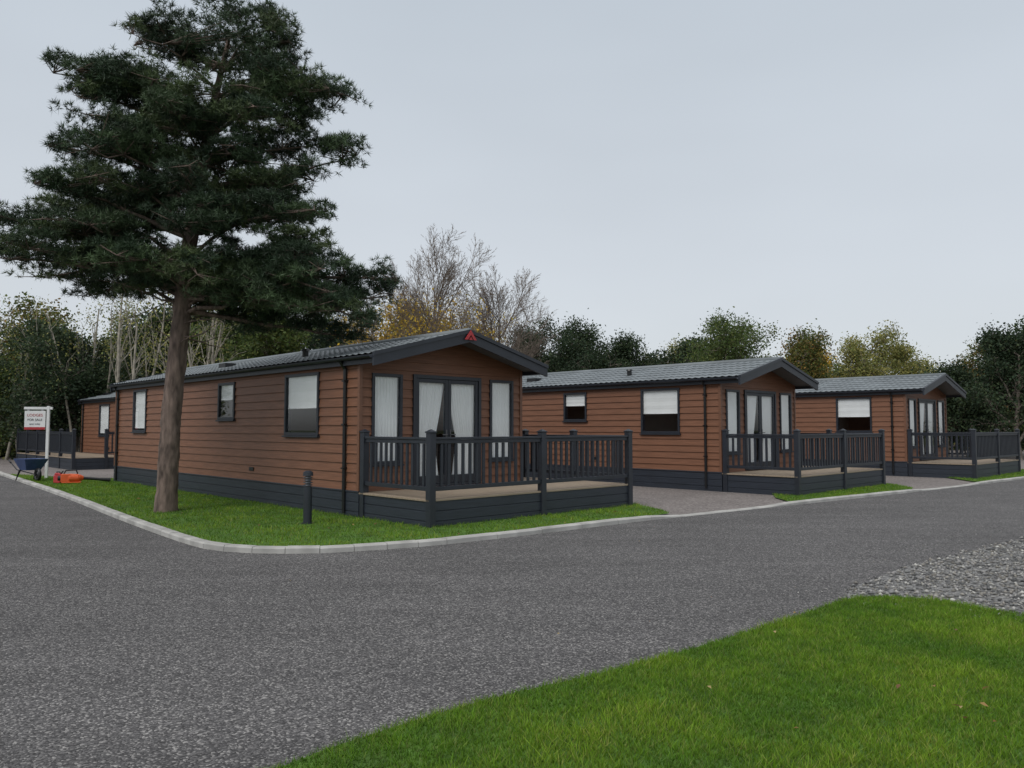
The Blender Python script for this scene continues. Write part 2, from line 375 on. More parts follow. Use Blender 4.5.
def window(fr, gl, mp, a, b, za, zb, fw=.065, mull=None, sill=True):
    obox(fr, mp, a, a+fw, za, zb, -.09, .045); obox(fr, mp, b-fw, b, za, zb, -.09, .045)
    obox(fr, mp, a+fw+.001, b-fw-.001, za, za+fw, -.09, .044); obox(fr, mp, a+fw+.001, b-fw-.001, zb-fw, zb, -.09, .044)
    for m in (mull or []): obox(fr, mp, m-.03, m+.03, za+fw+.001, zb-fw-.001, -.085, .035)
    if sill: obox(fr, mp, a-.03, b+.03, za-.035, za-.002, -.02, .075)
    gl.poly([mp(a+fw, za+fw, .012), mp(b-fw, za+fw, .012), mp(b-fw, zb-fw, .012), mp(a+fw, zb-fw, .012)])
def curtain(mb, mp, top, wid, z0, z1, off, nw=26, amp=.02, per=.085):
    rows = 14; i0 = len(mb.v)
    for r in range(rows+1):
        f = r/rows; a, b = wid(f)
        for c in range(nw+1):
            u = c/nw; s_ = a+(b-a)*u
            mb.v.append(mp(s_, z0+(z1-z0)*f, off+amp*math.sin((top[0]+(top[1]-top[0])*u)/per*6.28)+.004*math.sin(u*40+f*3)))
    for r in range(rows):
        for c in range(nw):
            q = i0+r*(nw+1)+c; mb.f.append((q, q+1, q+nw+2, q+nw+1))
def roof_mesh(length):
    V = []; F = []
    run = LW/2+OV; slope = math.hypot(run, ZR-ZE); ux, uz = run/slope, (ZR-ZE)/slope
    ny = int(length/.05); ys = [-FO+length*i/ny for i in range(ny+1)]
    course = slope/6.0
    rows = []
    for i in range(6): rows += [(i*course, .026), (i*course+.02, .030), (i*course+course*.5, .016), ((i+1)*course-.001, .004)]
    for side in (0, 1):
        base = len(V)
        for (q, h) in rows:
            for y in ys:
                wv = .5+.5*math.sin(y/.2*6.283); hh = h+.022*wv**1.5
                x = -OV+ux*q-uz*hh; z = ZE+uz*q+ux*hh
                if side: x = LW-x
                V.append((x, y, z))
        n = ny+1
        for r in range(len(rows)-1):
            for c in range(ny):
                q = base+r*n+c; F.append((q, q+1, q+n+1, q+n) if side else (q, q+n, q+n+1, q+1))
    me = bpy.data.meshes.new('roof'); me.from_pydata(V, [], F); me.update(); return me
def build_lodge(loc, A, B, C, length=LL, detail=True, rot=ROT, emblem=False, name='holiday_lodge'):
    e = empty(name, (loc[0], loc[1], 0), rot)
    cl, tr, fr, gl, sk, bl, inn, wh, sf = MB(), MB(), MB(), MB(), MB(), MB(), MB(), MB(), MB()
    left = ((0, 0), (0, 1), (-1, 0)); right = ((LW, 0), (0, 1), (1, 0)); front = ((0, 0), (1, 0), (0, -1)); back = ((0, length), (1, 0), (0, 1))
    wins = [w for w in (A, B, C) if w]
    clad_wall(cl, *left, length, ZF, ZE-.02, wins)
    fo = [(.24, .92, .98, 2.66), (1.17, 2.90, ZF+.02, 2.68), (3.15, 3.83, .98, 2.66)] if detail else []
    bounds = lambda z: ((z-ZE)/(ZR-ZE)*(LW/2+OV)-OV+.0, LW-((z-ZE)/(ZR-ZE)*(LW/2+OV)-OV))
    clad_wall(cl, *front, LW, ZF, ZR-.06, fo, bounds)
    clad_wall(cl, *right, length, ZF, ZE-.02, [(1.2, 2.4, 1.5, 2.7)])
    clad_wall(cl, *back, LW, ZF, ZR-.06, [], bounds)
    for x, y in ((0, 0), (LW, 0), (0, length), (LW, length)):
        tr.box(x-.035, x+.035, y-.035, y+.035, ZF-.01, ZE-.01)
    ml = map2(*left); mf = map2(*front); mr = map2(*right)
    for i, (a, b, za, zb) in enumerate(wins):
        window(fr, gl, ml, a, b, za, zb, .06)
        zc = zb-(zb-za)*((.55 if i == 0 else .9) if b-a > 1. else .45)
        nn = 6
        for q in range(nn):
            z1_, z0_ = zb-.05-(zb-.05-zc)*q/nn, zb-.05-(zb-.05-zc)*(q+1)/nn
            o1, o0 = -.02-.006*(q % 2), -.02-.006*((q+1) % 2)
            wh.poly([ml(a+.062, z0_, o0), ml(b-.062, z0_, o0), ml(b-.062, z1_, o1), ml(a+.062, z1_, o1)])
        obox(wh, ml, a+.063, b-.063, zc-.022, zc-.001, -.03, -.012)
    window(fr, gl, mr, 1.2, 2.4, 1.5, 2.7, .06)
    if detail:
        for k, (a, b, za, zb) in enumerate(fo):
            if k == 1: continue
            window(fr, gl, mf, a, b, za, zb, .06)
            curtain(wh, mf, (a, b), (lambda f, a=a, b=b: (a+.061, b-.065)), za+.03, zb-.05, -.025, 44, .013)
        a, b, za, zb = fo[1]; m = (a+b)/2
        fw = .07
        obox(fr, mf, a, a+fw, za, zb, -.09, .05); obox(fr, mf, b-fw, b, za, zb, -.09, .05); obox(fr, mf, a+fw+.001, b-fw-.001, zb-fw, zb, -.09, .049)
        obox(fr, mf, a+fw+.001, b-fw-.001, za, za+.04, -.09, .07)
        for p, q in ((a+fw+.004, m-.003), (m+.003, b-fw-.004)):
            z0, z1 = za+.045, zb-fw-.004; lw = .075
            obox(fr, mf, p, p+lw, z0, z1, -.03, .03); obox(fr, mf, q-lw, q, z0, z1, -.03, .03)
            obox(fr, mf, p+lw+.001, q-lw-.001, z1-lw, z1, -.03, .029); obox(fr, mf, p+lw+.001, q-lw-.001, z0, z0+.16, -.03, .029)
            gl.poly([mf(p+lw, z0+.16, .012), mf(q-lw, z0+.16, .012), mf(q-lw, z1-lw, .012), mf(p+lw, z1-lw, .012)])
        for hs in (m-.05, m+.05):
            obox(sf, mf, hs-.012, hs+.012, 1.42, 1.62, .031, .045); obox(sf, mf, hs-.01 if hs > m else hs-.11, hs+.11 if hs > m else hs+.01, 1.51, 1.53, .055, .072)
        def tie(a_, b_, sgn):
            def f(t):
                zt = .42
                n = .66+.33*((t-zt)/(1-zt))**.8 if t >= zt else .66+.16*((zt-t)/zt)
                w_ = (b_-a_)*n
                return (a_, a_+w_) if sgn > 0 else (b_-w_, b_)
            return f
        curtain(wh, mf, (a, m), tie(a+.08, m-.01, 1), za+.05, zb-.06, -.056, 60, .018)
        curtain(wh, mf, (m, b), tie(m+.01, b-.08, -1), za+.05, zb-.06, -.056, 60, .018)
    inn.box(.05, LW-.05, .3, length-.1, ZF-.06, ZF-.02)
    inn.poly([(.03, 3.6, ZF), (LW-.03, 3.6, ZF), (LW-.03, 3.6, 2.9), (.03, 3.6, 2.9)])
    inn.poly([(1.9, 3.65, ZF), (1.9, length-.1, ZF), (1.9, length-.1, 2.9), (1.9, 3.65, 2.9)])
    inn.poly([(.03, .05, 2.91), (LW-.03, .05, 2.91), (LW-.03, length-.05, 2.91), (.03, length-.05, 2.91)])
    for i in range(3):
        z0, z1 = -.02+i*.172, -.02+i*.172+.162
        z1 = min(z1, ZF-.012)
        sk.box(-.03, -.005, -.03, length+.03, z0, z1); sk.box(LW+.005, LW+.03, -.03, length+.03, z0, z1)
        sk.box(-.004, LW+.004, -.03, -.005, z0, z1); sk.box(-.004, LW+.004, length+.005, length+.03, z0, z1)
    sk.box(.0, LW, .0, length, -.02, ZF-.07)
    sk.box(-.045, -.0, -.04, length+.04, ZF-.008, ZF+.02); sk.box(LW, LW+.045, -.04, length+.04, ZF-.008, ZF+.02)
    for y0, y1 in ((-FO-.03, -FO+.02), (length+.10, length+.15)):
        for sgn in (0, 1):
            fx = (lambda x: x) if not sgn else (lambda x: LW-x)
            up, dn = .055, -.19
            pts = [(fx(-OV-.04), ZE+up-.012), (fx(LW/2), ZR+up), (fx(LW/2), ZR+dn), (fx(-OV-.04), ZE+dn-.012)]
            bl.prism_y(pts, y0, y1)
            pts = [(fx(-OV-.05), ZE+up-.012), (fx(LW/2), ZR+up+.003), (fx(LW/2), ZR+up-.07), (fx(-OV-.05), ZE+up-.082)]
            bl.prism_y(pts, y0-.025 if y0 < 0 else y1+.001, y0-.001 if y0 < 0 else y1+.025)
    for sgn in (0, 1):
        fx = (lambda x: x) if not sgn else (lambda x: LW-x)
        sf.prism_y([(fx(-OV), ZE-.05), (fx(LW/2-.001), ZR-.05), (fx(LW/2-.001), ZR-.075), (fx(-OV), ZE-.075)], -FO+.021, -.022)
        x0, x1 = sorted((fx(-OV), fx(-OV+.025)))
        bl.box(x0, x1, -FO+.021, length+.10, ZE-.15, ZE+.01)
        x0, x1 = sorted((fx(-OV+.026), fx(-.0)))
        sf.box(x0, x1, -.0, length+.1, ZE-.13, ZE-.115)
        gx = fx(-OV-.055)
        k = 8; i0 = len(bl.v)
        for y in (-FO+.03, length+.09):
            for j in range(k+1):
                t = math.pi+math.pi*j/k; bl.v.append((gx+.055*math.cos(t), y, ZE-.01+.055*math.sin(t)))
        for j in range(k): bl.f.append((i0+j, i0+j+1, i0+k+2+j, i0+k+1+j))
    rc = MB(); rc.cyl((LW/2, -FO-.02, ZR+.015), (LW/2, length+.13, ZR+.015), .075, k=12)
    pp = MB()
    for y in (.42, length-.25):
        pp.cyl((-.055, y, .1), (-.055, y, ZE-.2), .034, k=10); pp.cyl((-.055, y, ZE-.2), (-OV-.05, y, ZE-.06), .034, k=10)
        for z in (.9, 1.7, 2.5): pp.box(-.1, -.0, y-.045, y+.045, z, z+.03)
    pp.box(-.035, -.025, 4.1, 4.3, ZF+.22, ZF+.30)
    pp.box(-.035, -.025, 8.5, 8.7, ZF+.22, ZF+.30)
    pp.cyl((.9, 3.6, ZE+.25), (.9, 3.6, ZE+.42), .07, .07); pp.cyl((.9, 3.6, ZE+.42), (.9, 3.6, ZE+.46), .11, .09)
    pp.box(.75, 1.05, 7.4, 7.8, ZE+.25, ZE+.38)
    obj('walls', cl.mesh('walls'), 'clad', e); o = obj('corner_trim', tr.mesh('ct'), 'corner', e); bevel(o, .004)
    o = obj('window_frames', fr.mesh('frames'), 'dark', e); bevel(o, .004)
    obj('window_glass', gl.mesh('glass'), 'glass', e); o = obj('skirting', sk.mesh('skirt'), 'skirt', e); bevel(o, .004)
    o = obj('fascia_and_gutter', bl.mesh('fascia'), 'dark', e); obj('soffit', sf.mesh('soffit'), 'soffit', e)
    obj('interior', inn.mesh('inn'), 'inner', e); obj('curtains_and_blinds', wh.mesh('curt'), 'white', e, True)
    obj('roof', roof_mesh(length+FO+.12), 'roof', e, False); obj('ridge_cap', rc.mesh('rc'), 'roof', e, True); obj('downpipes', pp.mesh('pp'), 'black', e)
    if emblem:
        em = MB(); y = -FO-.075; cx = LW/2; z = ZR-.15
        em.prism_y([(cx-.15, z), (cx, z+.19), (cx+.15, z), (cx+.075, z), (cx, z+.10), (cx-.075, z)], y, y+.015)
        em.prism_y([(cx-.045, z), (cx, z+.06), (cx+.045, z)], y, y+.015)
        obj('emblem', em.mesh('em'), 'red', e)
    return e
def cap(mb, x, y, z, w):
    mb.box(x-w-.012, x+w+.012, y-w-.012, y+w+.012, z, z+.025)
    i = len(mb.v); q = w+.004
    mb.v += [(x-q, y-q, z+.0255), (x+q, y-q, z+.0255), (x+q, y+q, z+.0255), (x-q, y+q, z+.0255), (x, y, z+.065)]
    mb.f += [(i, i+1, i+4), (i+1, i+2, i+4), (i+2, i+3, i+4), (i+3, i, i+4)]
def rail(mb, p, q, ztop=1.50, posts=(True, True), nmid=0):
    p = np.array(p, float); q = np.array(q, float); L_ = np.linalg.norm(q-p); d = (q-p)/L_; n = np.array([-d[1], d[0]])
    def ob(s0, s1, hw, z0, z1):
        a, b = p+d*s0, p+d*s1
        P = [a-n*hw, b-n*hw, b+n*hw, a+n*hw]
        mb.hexa([(*u, z0) for u in P]+[(*u, z1) for u in P])
    pw = .06; stops = [0]+[L_*(i+1)/(nmid+1) for i in range(nmid)]+[L_]
    for k, s_ in enumerate(stops):
        if (k == 0 and not posts[0]) or (k == len(stops)-1 and not posts[1]): continue
        c = p+d*s_; mb.box(c[0]-pw, c[0]+pw, c[1]-pw, c[1]+pw, -.01, ztop+.07); cap(mb, c[0], c[1], ztop+.07, pw)
    for a, b in zip(stops[:-1], stops[1:]):
        a += pw+.002; b -= pw+.002
        ob(a, b, .045, ztop-.04, ztop); ob(a, b, .028, ztop-.105, ztop-.042); ob(a, b, .03, ZF+.13, ZF+.20)
        k = max(1, round((b-a)/.15)); st = (b-a)/k
        for i in range(1, k): ob(a+i*st-.028, a+i*st+.028, .016, ZF+.202, ztop-.107)
def build_deck(loc, x0, x1, y0, y1, rails, rot=ROT, steps=None, ext=None):
    e = empty('veranda_deck', (loc[0], loc[1], 0), rot)
    fl, sk, rl = MB(), MB(), MB()
    rects = [(x0, x1, y0, y1)]+([ext] if ext else [])
    for (a, b, c, d) in rects:
        y = c
        while y < d-.01:
            fl.box(a-.03, b+.03, y, min(y+.138, d), ZF-.035, ZF-.002); y += .144
        for i in range(3):
            z0, z1 = -.02+i*.165, -.02+i*.165+.156; z1 = min(z1, ZF-.038)
            sk.box(a, b, c+.01, c+.035, z0, z1); sk.box(a, a+.025, c+.036, d, z0, z1); sk.box(b-.025, b, c+.036, d, z0, z1)
        sk.box(a+.03, b-.03, c+.04, d, -.02, ZF-.06)
    for r in rails: rail(rl, *r)
    o = obj('deck_floor', fl.mesh('fl'), 'deckboard', e); bevel(o, .004)
    o = obj('deck_skirting', sk.mesh('sk'), 'skirt', e); bevel(o, .004)
    o = obj('railings', rl.mesh('rl'), 'dark', e); bevel(o, .005)
    return e
DX, DY = 5.25, -2.07
DR = [((.03, -.12), (.03, DY), 1.5, (True, False), 0), ((.03, DY+.03), (DX-.03, DY+.03), 1.5, (True, True), 1), ((DX-.03, DY+.03), (DX-.03, 1.0), 1.5, (False, True), 1), ((DX-.03, 1.0), (LW+.1, 1.0), 1.5, (False, False), 0)]
C1 = (-2.75, 14.1); C2 = (5.38, 20.15); C3 = (13.33, 26.45)
spec = [(C1, (1.39, 2.74, 1.50, 2.74), (5.10, 5.98, 1.84, 2.70), (10.7, 11.75, 1.54, 2.74)),
        (C2, (1.22, 2.50, 1.50, 2.74), (4.50, 5.42, 1.86, 2.72), (10.7, 11.75, 1.54, 2.74)),
        (C3, (1.10, 2.35, 1.50, 2.74), (4.50, 5.42, 1.86, 2.72), (10.7, 11.75, 1.54, 2.74))]
for i, (c, A, B, C) in enumerate(spec):
    build_lodge(c, A, B, C, emblem=(i == 0))
    build_deck(c, 0, DX, DY, -.04, DR, ext=(LW+.05, DX, -.03, 1.03))
C4 = (-14.6, 31.0)
build_lodge(C4, (.8, 1.9, 1.4, 2.7), (4.2, 5.6, 1.3, 2.7), None, length=8.2, detail=False)
build_deck(C4, -2.2, -.05, 1.2, 10.2, [((-2.17, 1.25), (-2.17, 10.2), 1.5, (True, True), 4), ((-2.17, 10.2), (-.1, 10.2), 1.5, (False, True), 0), ((-1.0, 1.23), (-.1, 1.23), 1.5, (True, True), 0)])

# ------------------------------------------------------------------ vegetation helpers
def unit(v): return v/(np.linalg.norm(v, axis=-1, keepdims=True)+1e-9)
def tubes(segs, k=5):
    S = np.array([(a[0], a[1], a[2], b[0], b[1], b[2], r0, r1) for a, b, r0, r1 in segs], float)
    P0, P1, R0, R1 = S[:, :3], S[:, 3:6], S[:, 6], S[:, 7]
    D = unit(P1-P0); ref = np.tile([.3, .9, .1], (len(D), 1)); A = unit(np.cross(D, ref)); B = np.cross(D, A)
    t = np.arange(k)*2*np.pi/k; ring = A[:, None]*np.cos(t)[None, :, None]+B[:, None]*np.sin(t)[None, :, None]
    V = np.concatenate([P0[:, None]+ring*R0[:, None, None], P1[:, None]+ring*R1[:, None, None]], 1)
    j = np.arange(k); F = np.stack([j, (j+1) % k, (j+1) % k+k, j+k], 1)
    F = F[None]+(2*k)*np.arange(len(S))[:, None, None]
    return V.reshape(-1, 3), F.reshape(-1, 4)
def grow(r, p, d, Lg, rad, lvl, P, segs, tips):
    n = P['n'][lvl]; mx = len(P['n'])-1; rr = rad; start = P['start'][lvl]
    for i in range(n):
        d = d+r.normal(0, P['jit'][lvl], 3); d[2] += P['up'][lvl]; d = d/math.sqrt(d[0]*d[0]+d[1]*d[1]+d[2]*d[2]); q = p+d*(Lg/n)
        r2 = rad*(1-(1-P['taper'])*(i+1)/n); segs.append((p, q, rr, r2)); p = q; rr = r2
        if lvl < mx and (i+1)/n > start:
            for _ in range(P['kids'][lvl]):
                ang = math.radians(r.normal(P['ang'][lvl], 9)); az = r.uniform(0, 6.283)
                D = Vector(d); a = D.orthogonal().normalized(); b = D.cross(a)
                nd = np.array(D*math.cos(ang)+(a*math.cos(az)+b*math.sin(az))*math.sin(ang))
                f = (i+1)/n; lf = P['ratio'][lvl]*(1.15-.55*f)*r.uniform(.75, 1.2)
                grow(r, p, nd, Lg*lf, max(rr*P['rr'], P['rmin']), lvl+1, P, segs, tips)
    if lvl >= mx-1: tips.append(p)
def leaves(r, C, n_per, spread, size, pal, flat=.8):
    C = np.asarray(C); m = len(C); cl = np.array(pal)[r.integers(0, len(pal), m)]*r.uniform(.65, 1.35, (m, 1))
    P = np.repeat(C, n_per, 0)+r.normal(0, spread, (m*n_per, 3))*[1, 1, flat]; c = np.repeat(cl, n_per, 0)*r.uniform(.75, 1.25, (m*n_per, 1))
    n = len(P); a = unit(r.normal(0, 1, (n, 3))); b = unit(np.cross(a, unit(r.normal(0, 1, (n, 3))))); s = size*r.uniform(.6, 1.3, n)[:, None]
    V = np.stack([P-a*s, P-b*s*.6, P+a*s, P+b*s*.6], 1).reshape(-1, 3)
    return V, np.repeat(np.clip(c, 0, 1), 4, 0)
DEC = dict(n=[6, 4, 3, 2], kids=[3, 2, 2, 0], start=[.12, .2, .1, 0], jit=[.06, .14, .2, .25], up=[.05, .08, .05, 0], ang=[52, 45, 45, 40], ratio=[.48, .5, .5, 0], taper=.45, rr=.62, rmin=.012)
BARE = dict(n=[9, 6, 4, 2, 2], kids=[3, 2, 2, 2, 0], start=[.22, .12, .1, 0, 0], jit=[.02, .03, .045, .07, .09], up=[.06, .09, .07, .05, .03], ang=[40, 28, 28, 27, 25], ratio=[.58, .46, .52, .6, 0], taper=.3, rr=.5, rmin=.007)
def make_tree(seed, h, P=DEC, pal=None, n_per=14, spread=.28, size=.1, trunk=None, leaffrac=1., flat=.8, lean=(0, 0), wide=1., leafmax=1.):
    r = np.random.default_rng(seed); segs = []; tips = []
    grow(r, np.array([0., 0, -.1]), unit(np.array([lean[0], lean[1], 1.])), h*.82, trunk or h*.02, 0, P, segs, tips)
    tips = np.array(tips)
    k = h/tips[:, 2].max(); sc = np.array([wide*k, wide*k, k])
    segs = [(a*sc, b*sc, c, d) for a, b, c, d in segs]; tips = tips*sc
    TV, TF = tubes(segs, 4)
    if pal is None or n_per == 0: return TV, TF, None, None
    sel = tips[(r.random(len(tips)) < leaffrac) & (tips[:, 2] < leafmax*h)]
    LV, LC = leaves(r, sel, n_per, spread, size, pal, flat)
    return TV, TF, LV, LC
def place_tree(name, loc, data, mat='bark2'):
    TV, TF, LV, LC = data; e = empty(name, (loc[0], loc[1], 0))
    obj('trunk_and_branches', mesh_np('trunk', TV, TF), mat, e, True)
    if LV is not None: obj('foliage', mesh_np('foliage', LV, np.arange(len(LV)).reshape(-1, 4), LC), 'leaf', e)
    return e
OAK = [(.10, .125, .03), (.12, .135, .035), (.08, .11, .03), (.18, .15, .045), (.26, .16, .045)]
GRN = [(.08, .12, .035), (.10, .14, .04), (.065, .10, .03), (.14, .165, .045)]
YEL = [(.62, .42, .05), (.5, .35, .06), (.38, .31, .07), (.65, .40, .05)]
OLV = [(.25, .26, .08), (.30, .28, .09), (.19, .22, .07), (.34, .31, .10)]
DRK = [(.035, .06, .03), (.048, .072, .034), (.03, .05, .027), (.06, .085, .038)]

# ------------------------------------------------------------------ the big pine
def needle_tufts(r, C, axis, n, ln, wd, col):
    m = len(C); D = unit(np.repeat(axis, n, 0)*.65+unit(r.normal(0, 1, (m*n, 3)))); c0 = np.repeat(C, n, 0)
    l = ln*r.uniform(.6, 1.2, m*n)[:, None]; s = unit(np.cross(D, unit(r.normal(0, 1, (m*n, 3)))))*wd/2
    st = c0+D*l*.12; V = np.stack([st-s, st+s, st+D*l], 1).reshape(-1, 3)
    c = np.repeat(col, n, 0)*r.uniform(.7, 1.3, (m*n, 1)); return V, np.repeat(c, 3, 0)
def pine(name, loc, rows, path, seed, tpc=170, npt=16, ln=.115, wd=.013, crad=(.36, .62), trunkmat='bark'):
    r = np.random.default_rng(seed); e = empty(name, (loc[0], loc[1], 0))
    path = np.array(path, float)
    zz = np.linspace(path[0, 0], path[-1, 0], 90)
    cx, cy, rad = (np.interp(zz, path[:, 0], path[:, i]) for i in (1, 2, 3))
    K = 24; V = []
    for i, z in enumerate(zz):
        for k in range(K):
            t = 6.2832*k/K; rr = rad[i]*(1+.05*math.sin(3*t+z*2)+.05*r.normal())
            V.append((cx[i]+rr*math.cos(t), cy[i]+rr*math.sin(t), z))
    F = [(i*K+k, i*K+(k+1) % K, (i+1)*K+(k+1) % K, (i+1)*K+k) for i in range(len(zz)-1) for k in range(K)]
    obj('trunk', mesh_np('trunk', V, F), trunkmat, e, True)
    segs = []; VV = []; CC = []
    px = lambda z: np.interp(z, path[:, 0], path[:, 1])
    for (z, x0, x1, dr, nb) in rows:
        w_ = x1-x0; cxm = (x0+x1)/2; ph = r.uniform(0, 6.28)
        for b_ in range(nb):
            t = ph+6.283*b_/nb+r.normal(0, .22)
            reach = r.uniform(.76, 1.0)
            tip = np.array([cxm+w_/2*math.cos(t)*reach, dr*math.sin(t)*reach, z+r.normal(0, .17)])
            dist = math.hypot(tip[0]-px(z), tip[1])
            zs = min(max(3.8+r.uniform(0, .9), tip[2]-.15-dist*.2), path[-1, 0]-.1)
            p0 = np.array([px(zs), 0, zs]); prev = p0; r0 = .012+.011*dist; bend = r.normal(0, .12, 3)
            pts = []
            for i in range(1, 9):
                f = i/8; p = p0*(1-f)+tip*f+np.array([0, 0, .16*math.sin(f*3.14)*dist*.3])+bend*math.sin(f*3.14)+r.normal(0, .03, 3)*(f < 1)
                segs.append((prev, p, r0*(1-(i-1)/8*.8), r0*(1-f*.8))); prev = p; pts.append(p)
            npad = max(1, int(dist/.62+.5))
            for j in range(npad):
                f = 1-.68*j/max(npad, 1)-(0 if j == 0 else r.uniform(0, .08)); bp = pts[max(0, min(7, int(round(f*8))-1))]
                rd = r.uniform(*crad)*(.8 if j == 0 else 1.05)
                lat = np.array([-math.sin(t), math.cos(t), 0])*r.normal(0, .38)*(j > 0)
                c = bp+lat+[0, 0, r.uniform(-.04, .18)]
                if j == 0: c = c-np.array([math.cos(t), math.sin(t), 0])*rd*.6
                sub = r.normal(0, .48, (9, 3))*[rd, rd, rd*.38]; sub[:, 2] -= .10*np.linalg.norm(sub[:, :2], axis=1)
                for q in sub: segs.append((bp, c+q, .010, .005))
                tp = max(20, int(tpc*(rd/.6)**2)); k = r.integers(0, 9, tp)
                u = unit(r.normal(0, 1, (tp, 3))); u[:, 2] = np.where(u[:, 2] < -.25, -u[:, 2], u[:, 2])
                pos = c+sub[k]+u*np.array([rd, rd, rd*.6])*(.12+.38*r.random((tp, 1))**.7)
                base = np.array([(.042, .070, .034), (.056, .088, .040), (.033, .056, .030), (.074, .104, .042)])[r.integers(0, 4)]*r.uniform(.8, 1.3)
                col = np.tile(base, (tp, 1))*r.uniform(.7, 1.4, (tp, 1))
                ax = unit(u*[1, 1, .6]+[0, 0, .5]); v, cc = needle_tufts(r, pos, ax, npt, ln, wd, col); VV.append(v); CC.append(cc)
    for _ in range(24):
        z = r.uniform(3.2, 5.2); t = r.uniform(0, 6.283); Lb = r.uniform(.4, 1.6); p = np.array([px(z), 0, z]); d = np.array([math.cos(t), math.sin(t), .1]); rr = .02
        for i in range(4):
            d = unit(d+r.normal(0, .22, 3)); q = p+d*Lb/4; segs.append((p, q, rr, rr*.7)); rr *= .7; p = q
    TV, TF = tubes(segs, 6); obj('limbs', mesh_np('limbs', TV, TF), trunkmat, e, True)
    VV = np.concatenate(VV); CC = np.concatenate(CC); print('needles', len(VV)//3)
    obj('needles', mesh_np('needles', VV, np.arange(len(VV)).reshape(-1, 3), CC), 'needle', e)
    return e
rows = [(9.6, .5, 2.3, .6, 5), (9.15, -1.3, 2.7, 1.0, 8), (8.6, -2.5, 3.2, 1.3, 10), (8.0, -2.3, 3.7, 1.6, 11), (7.35, -2.0, 3.6, 1.8, 11), (6.7, -2.7, 2.9, 1.9, 11), (6.05, -3.7, 3.2, 2.1, 12), (5.4, -3.2, 3.7, 2.1, 12), (4.8, -3.7, 3.9, 2.1, 11), (4.35, -.9, 4.7, 1.8, 10), (3.9, .7, 4.4, 1.2, 8)]
pine('pine_tree', (-6.66, 15.1), rows, [(-.1, 0, 0, .26), (.12, 0, 0, .215), (.5, .02, 0, .19), (2, .08, 0, .178), (3.3, .17, 0, .168), (5, .32, 0, .145), (6.5, .5, 0, .11), (8, .75, 0, .075), (9.5, 1.05, 0, .03)], 21)

# ------------------------------------------------------------------ background trees
place_tree('bare_tree', (-3.2, 34), make_tree(41, 10.7, BARE, YEL, 4, .3, .06, leaffrac=.12, trunk=.17, wide=1.1, leafmax=.65), 'twig')
place_tree('bare_tree', (-.7, 37), make_tree(42, 9.4, BARE, None, 0, trunk=.13, wide=1.1), 'twig')
place_tree('birch_tree', (-5.4, 35.5), make_tree(33, 7.7, DEC, YEL, 12, .33, .065, leaffrac=.6, wide=1.1))
place_tree('birch_tree', (-3.6, 41), make_tree(34, 8.2, DEC, YEL, 10, .35, .07, leaffrac=.5, wide=1.1))
for i, (x, y, h, pal, wd_, nm) in enumerate([(4.3, 52, 8.9, DRK, 1.2, 'yew_tree'), (7.3, 53, 7.9, DRK, 1.2, 'yew_tree'), (1.7, 54, 8.4, DRK, 1.1, 'yew_tree'), (11.5, 58, 8.0, OLV, 1., 'willow_tree'),
        (15.2, 50, 8.9, GRN, 1.3, 'oak_tree'), (18.2, 51, 8.0, OAK, 1.3, 'oak_tree'), (20.5, 55, 7.6, YEL, 1, 'birch_tree'),
        (24.6, 54, 8.6, OLV, .9, 'willow_tree'), (28, 55, 7.6, OLV, .9, 'willow_tree'), (26.3, 40.5, 7.3, DRK, 1.2, 'yew_tree'), (30.2, 43, 8.2, DRK, 1.3, 'yew_tree'), (24.5, 44, 5.0, DRK, 1.2, 'yew_tree'), (34, 46, 9, GRN, 1.2, 'oak_tree')]):
    place_tree(nm, (x, y), make_tree(50+i, h, DEC, pal, 28 if pal is DRK else (22 if pal is not OLV else 15), .34, .078, wide=wd_))
variants = [make_tree(80+i, h, DEC, pal, n, .42, .11, wide=wd_) for i, (h, pal, n, wd_) in enumerate([(9.5, GRN, 16, 1.1), (10.5, OAK, 14, 1), (8.5, OLV+GRN, 12, 1), (9, DRK, 20, 1.1), (9.5, GRN+OLV, 13, .9), (8, DRK+GRN, 14, 1.1)])]
vm = []
for i, v in enumerate(variants):
    a = mesh_np('wood_trunk', v[0], v[1]); a.materials.append(MAT['bark2']); b = mesh_np('wood_foliage', v[2], np.arange(len(v[2])).reshape(-1, 4), v[3]); b.materials.append(MAT['leaf']); vm.append((a, b))
r = np.random.default_rng(99); e = empty('distant_woodland')
pos = []
for x in np.arange(-62, -4, 2.6): pos.append((x+r.normal(0, .8), 48+r.normal(0, 3), r.uniform(.82, 1.0)))
for x in np.arange(-62, 75, 3.2): pos.append((x+r.normal(0, 1), 66+r.normal(0, 4), r.uniform(.7, .92)))
for x in np.arange(-42, -20, 2.8): pos.append((x, 42+r.normal(0, 1.2), r.uniform(.55, .8)))
for x, y, sc in pos:
    v = vm[r.integers(0, len(vm))]; a = r.uniform(0, 6.28)
    for me in v:
        o = obj('tree_part', me, None, e); o.location = (x, y, 0); o.rotation_euler = (0, 0, a); o.scale = (sc*1.1, sc*1.1, sc)
segs = []; tips = []
for i in range(38):
    x = r.uniform(-33, -14); y = 38+r.uniform(-1.5, 3)
    Pq = dict(n=[7, 4, 3], kids=[1, 1, 0], start=[.4, .2, 0], jit=[.05, .12, .15], up=[.05, .15, .1], ang=[32, 35, 30], ratio=[.35, .45, 0], taper=.35, rr=.5, rmin=.012)
    grow(r, np.array([x, y, 0.]), unit(np.array([r.normal(0, .07), 0, 1.])), r.uniform(5, 8.5), r.uniform(.06, .12), 0, Pq, segs, tips)
TV, TF = tubes(segs, 6); e = empty('sapling_thicket'); obj('stems', mesh_np('st', TV, TF), 'birchbark', e, True)
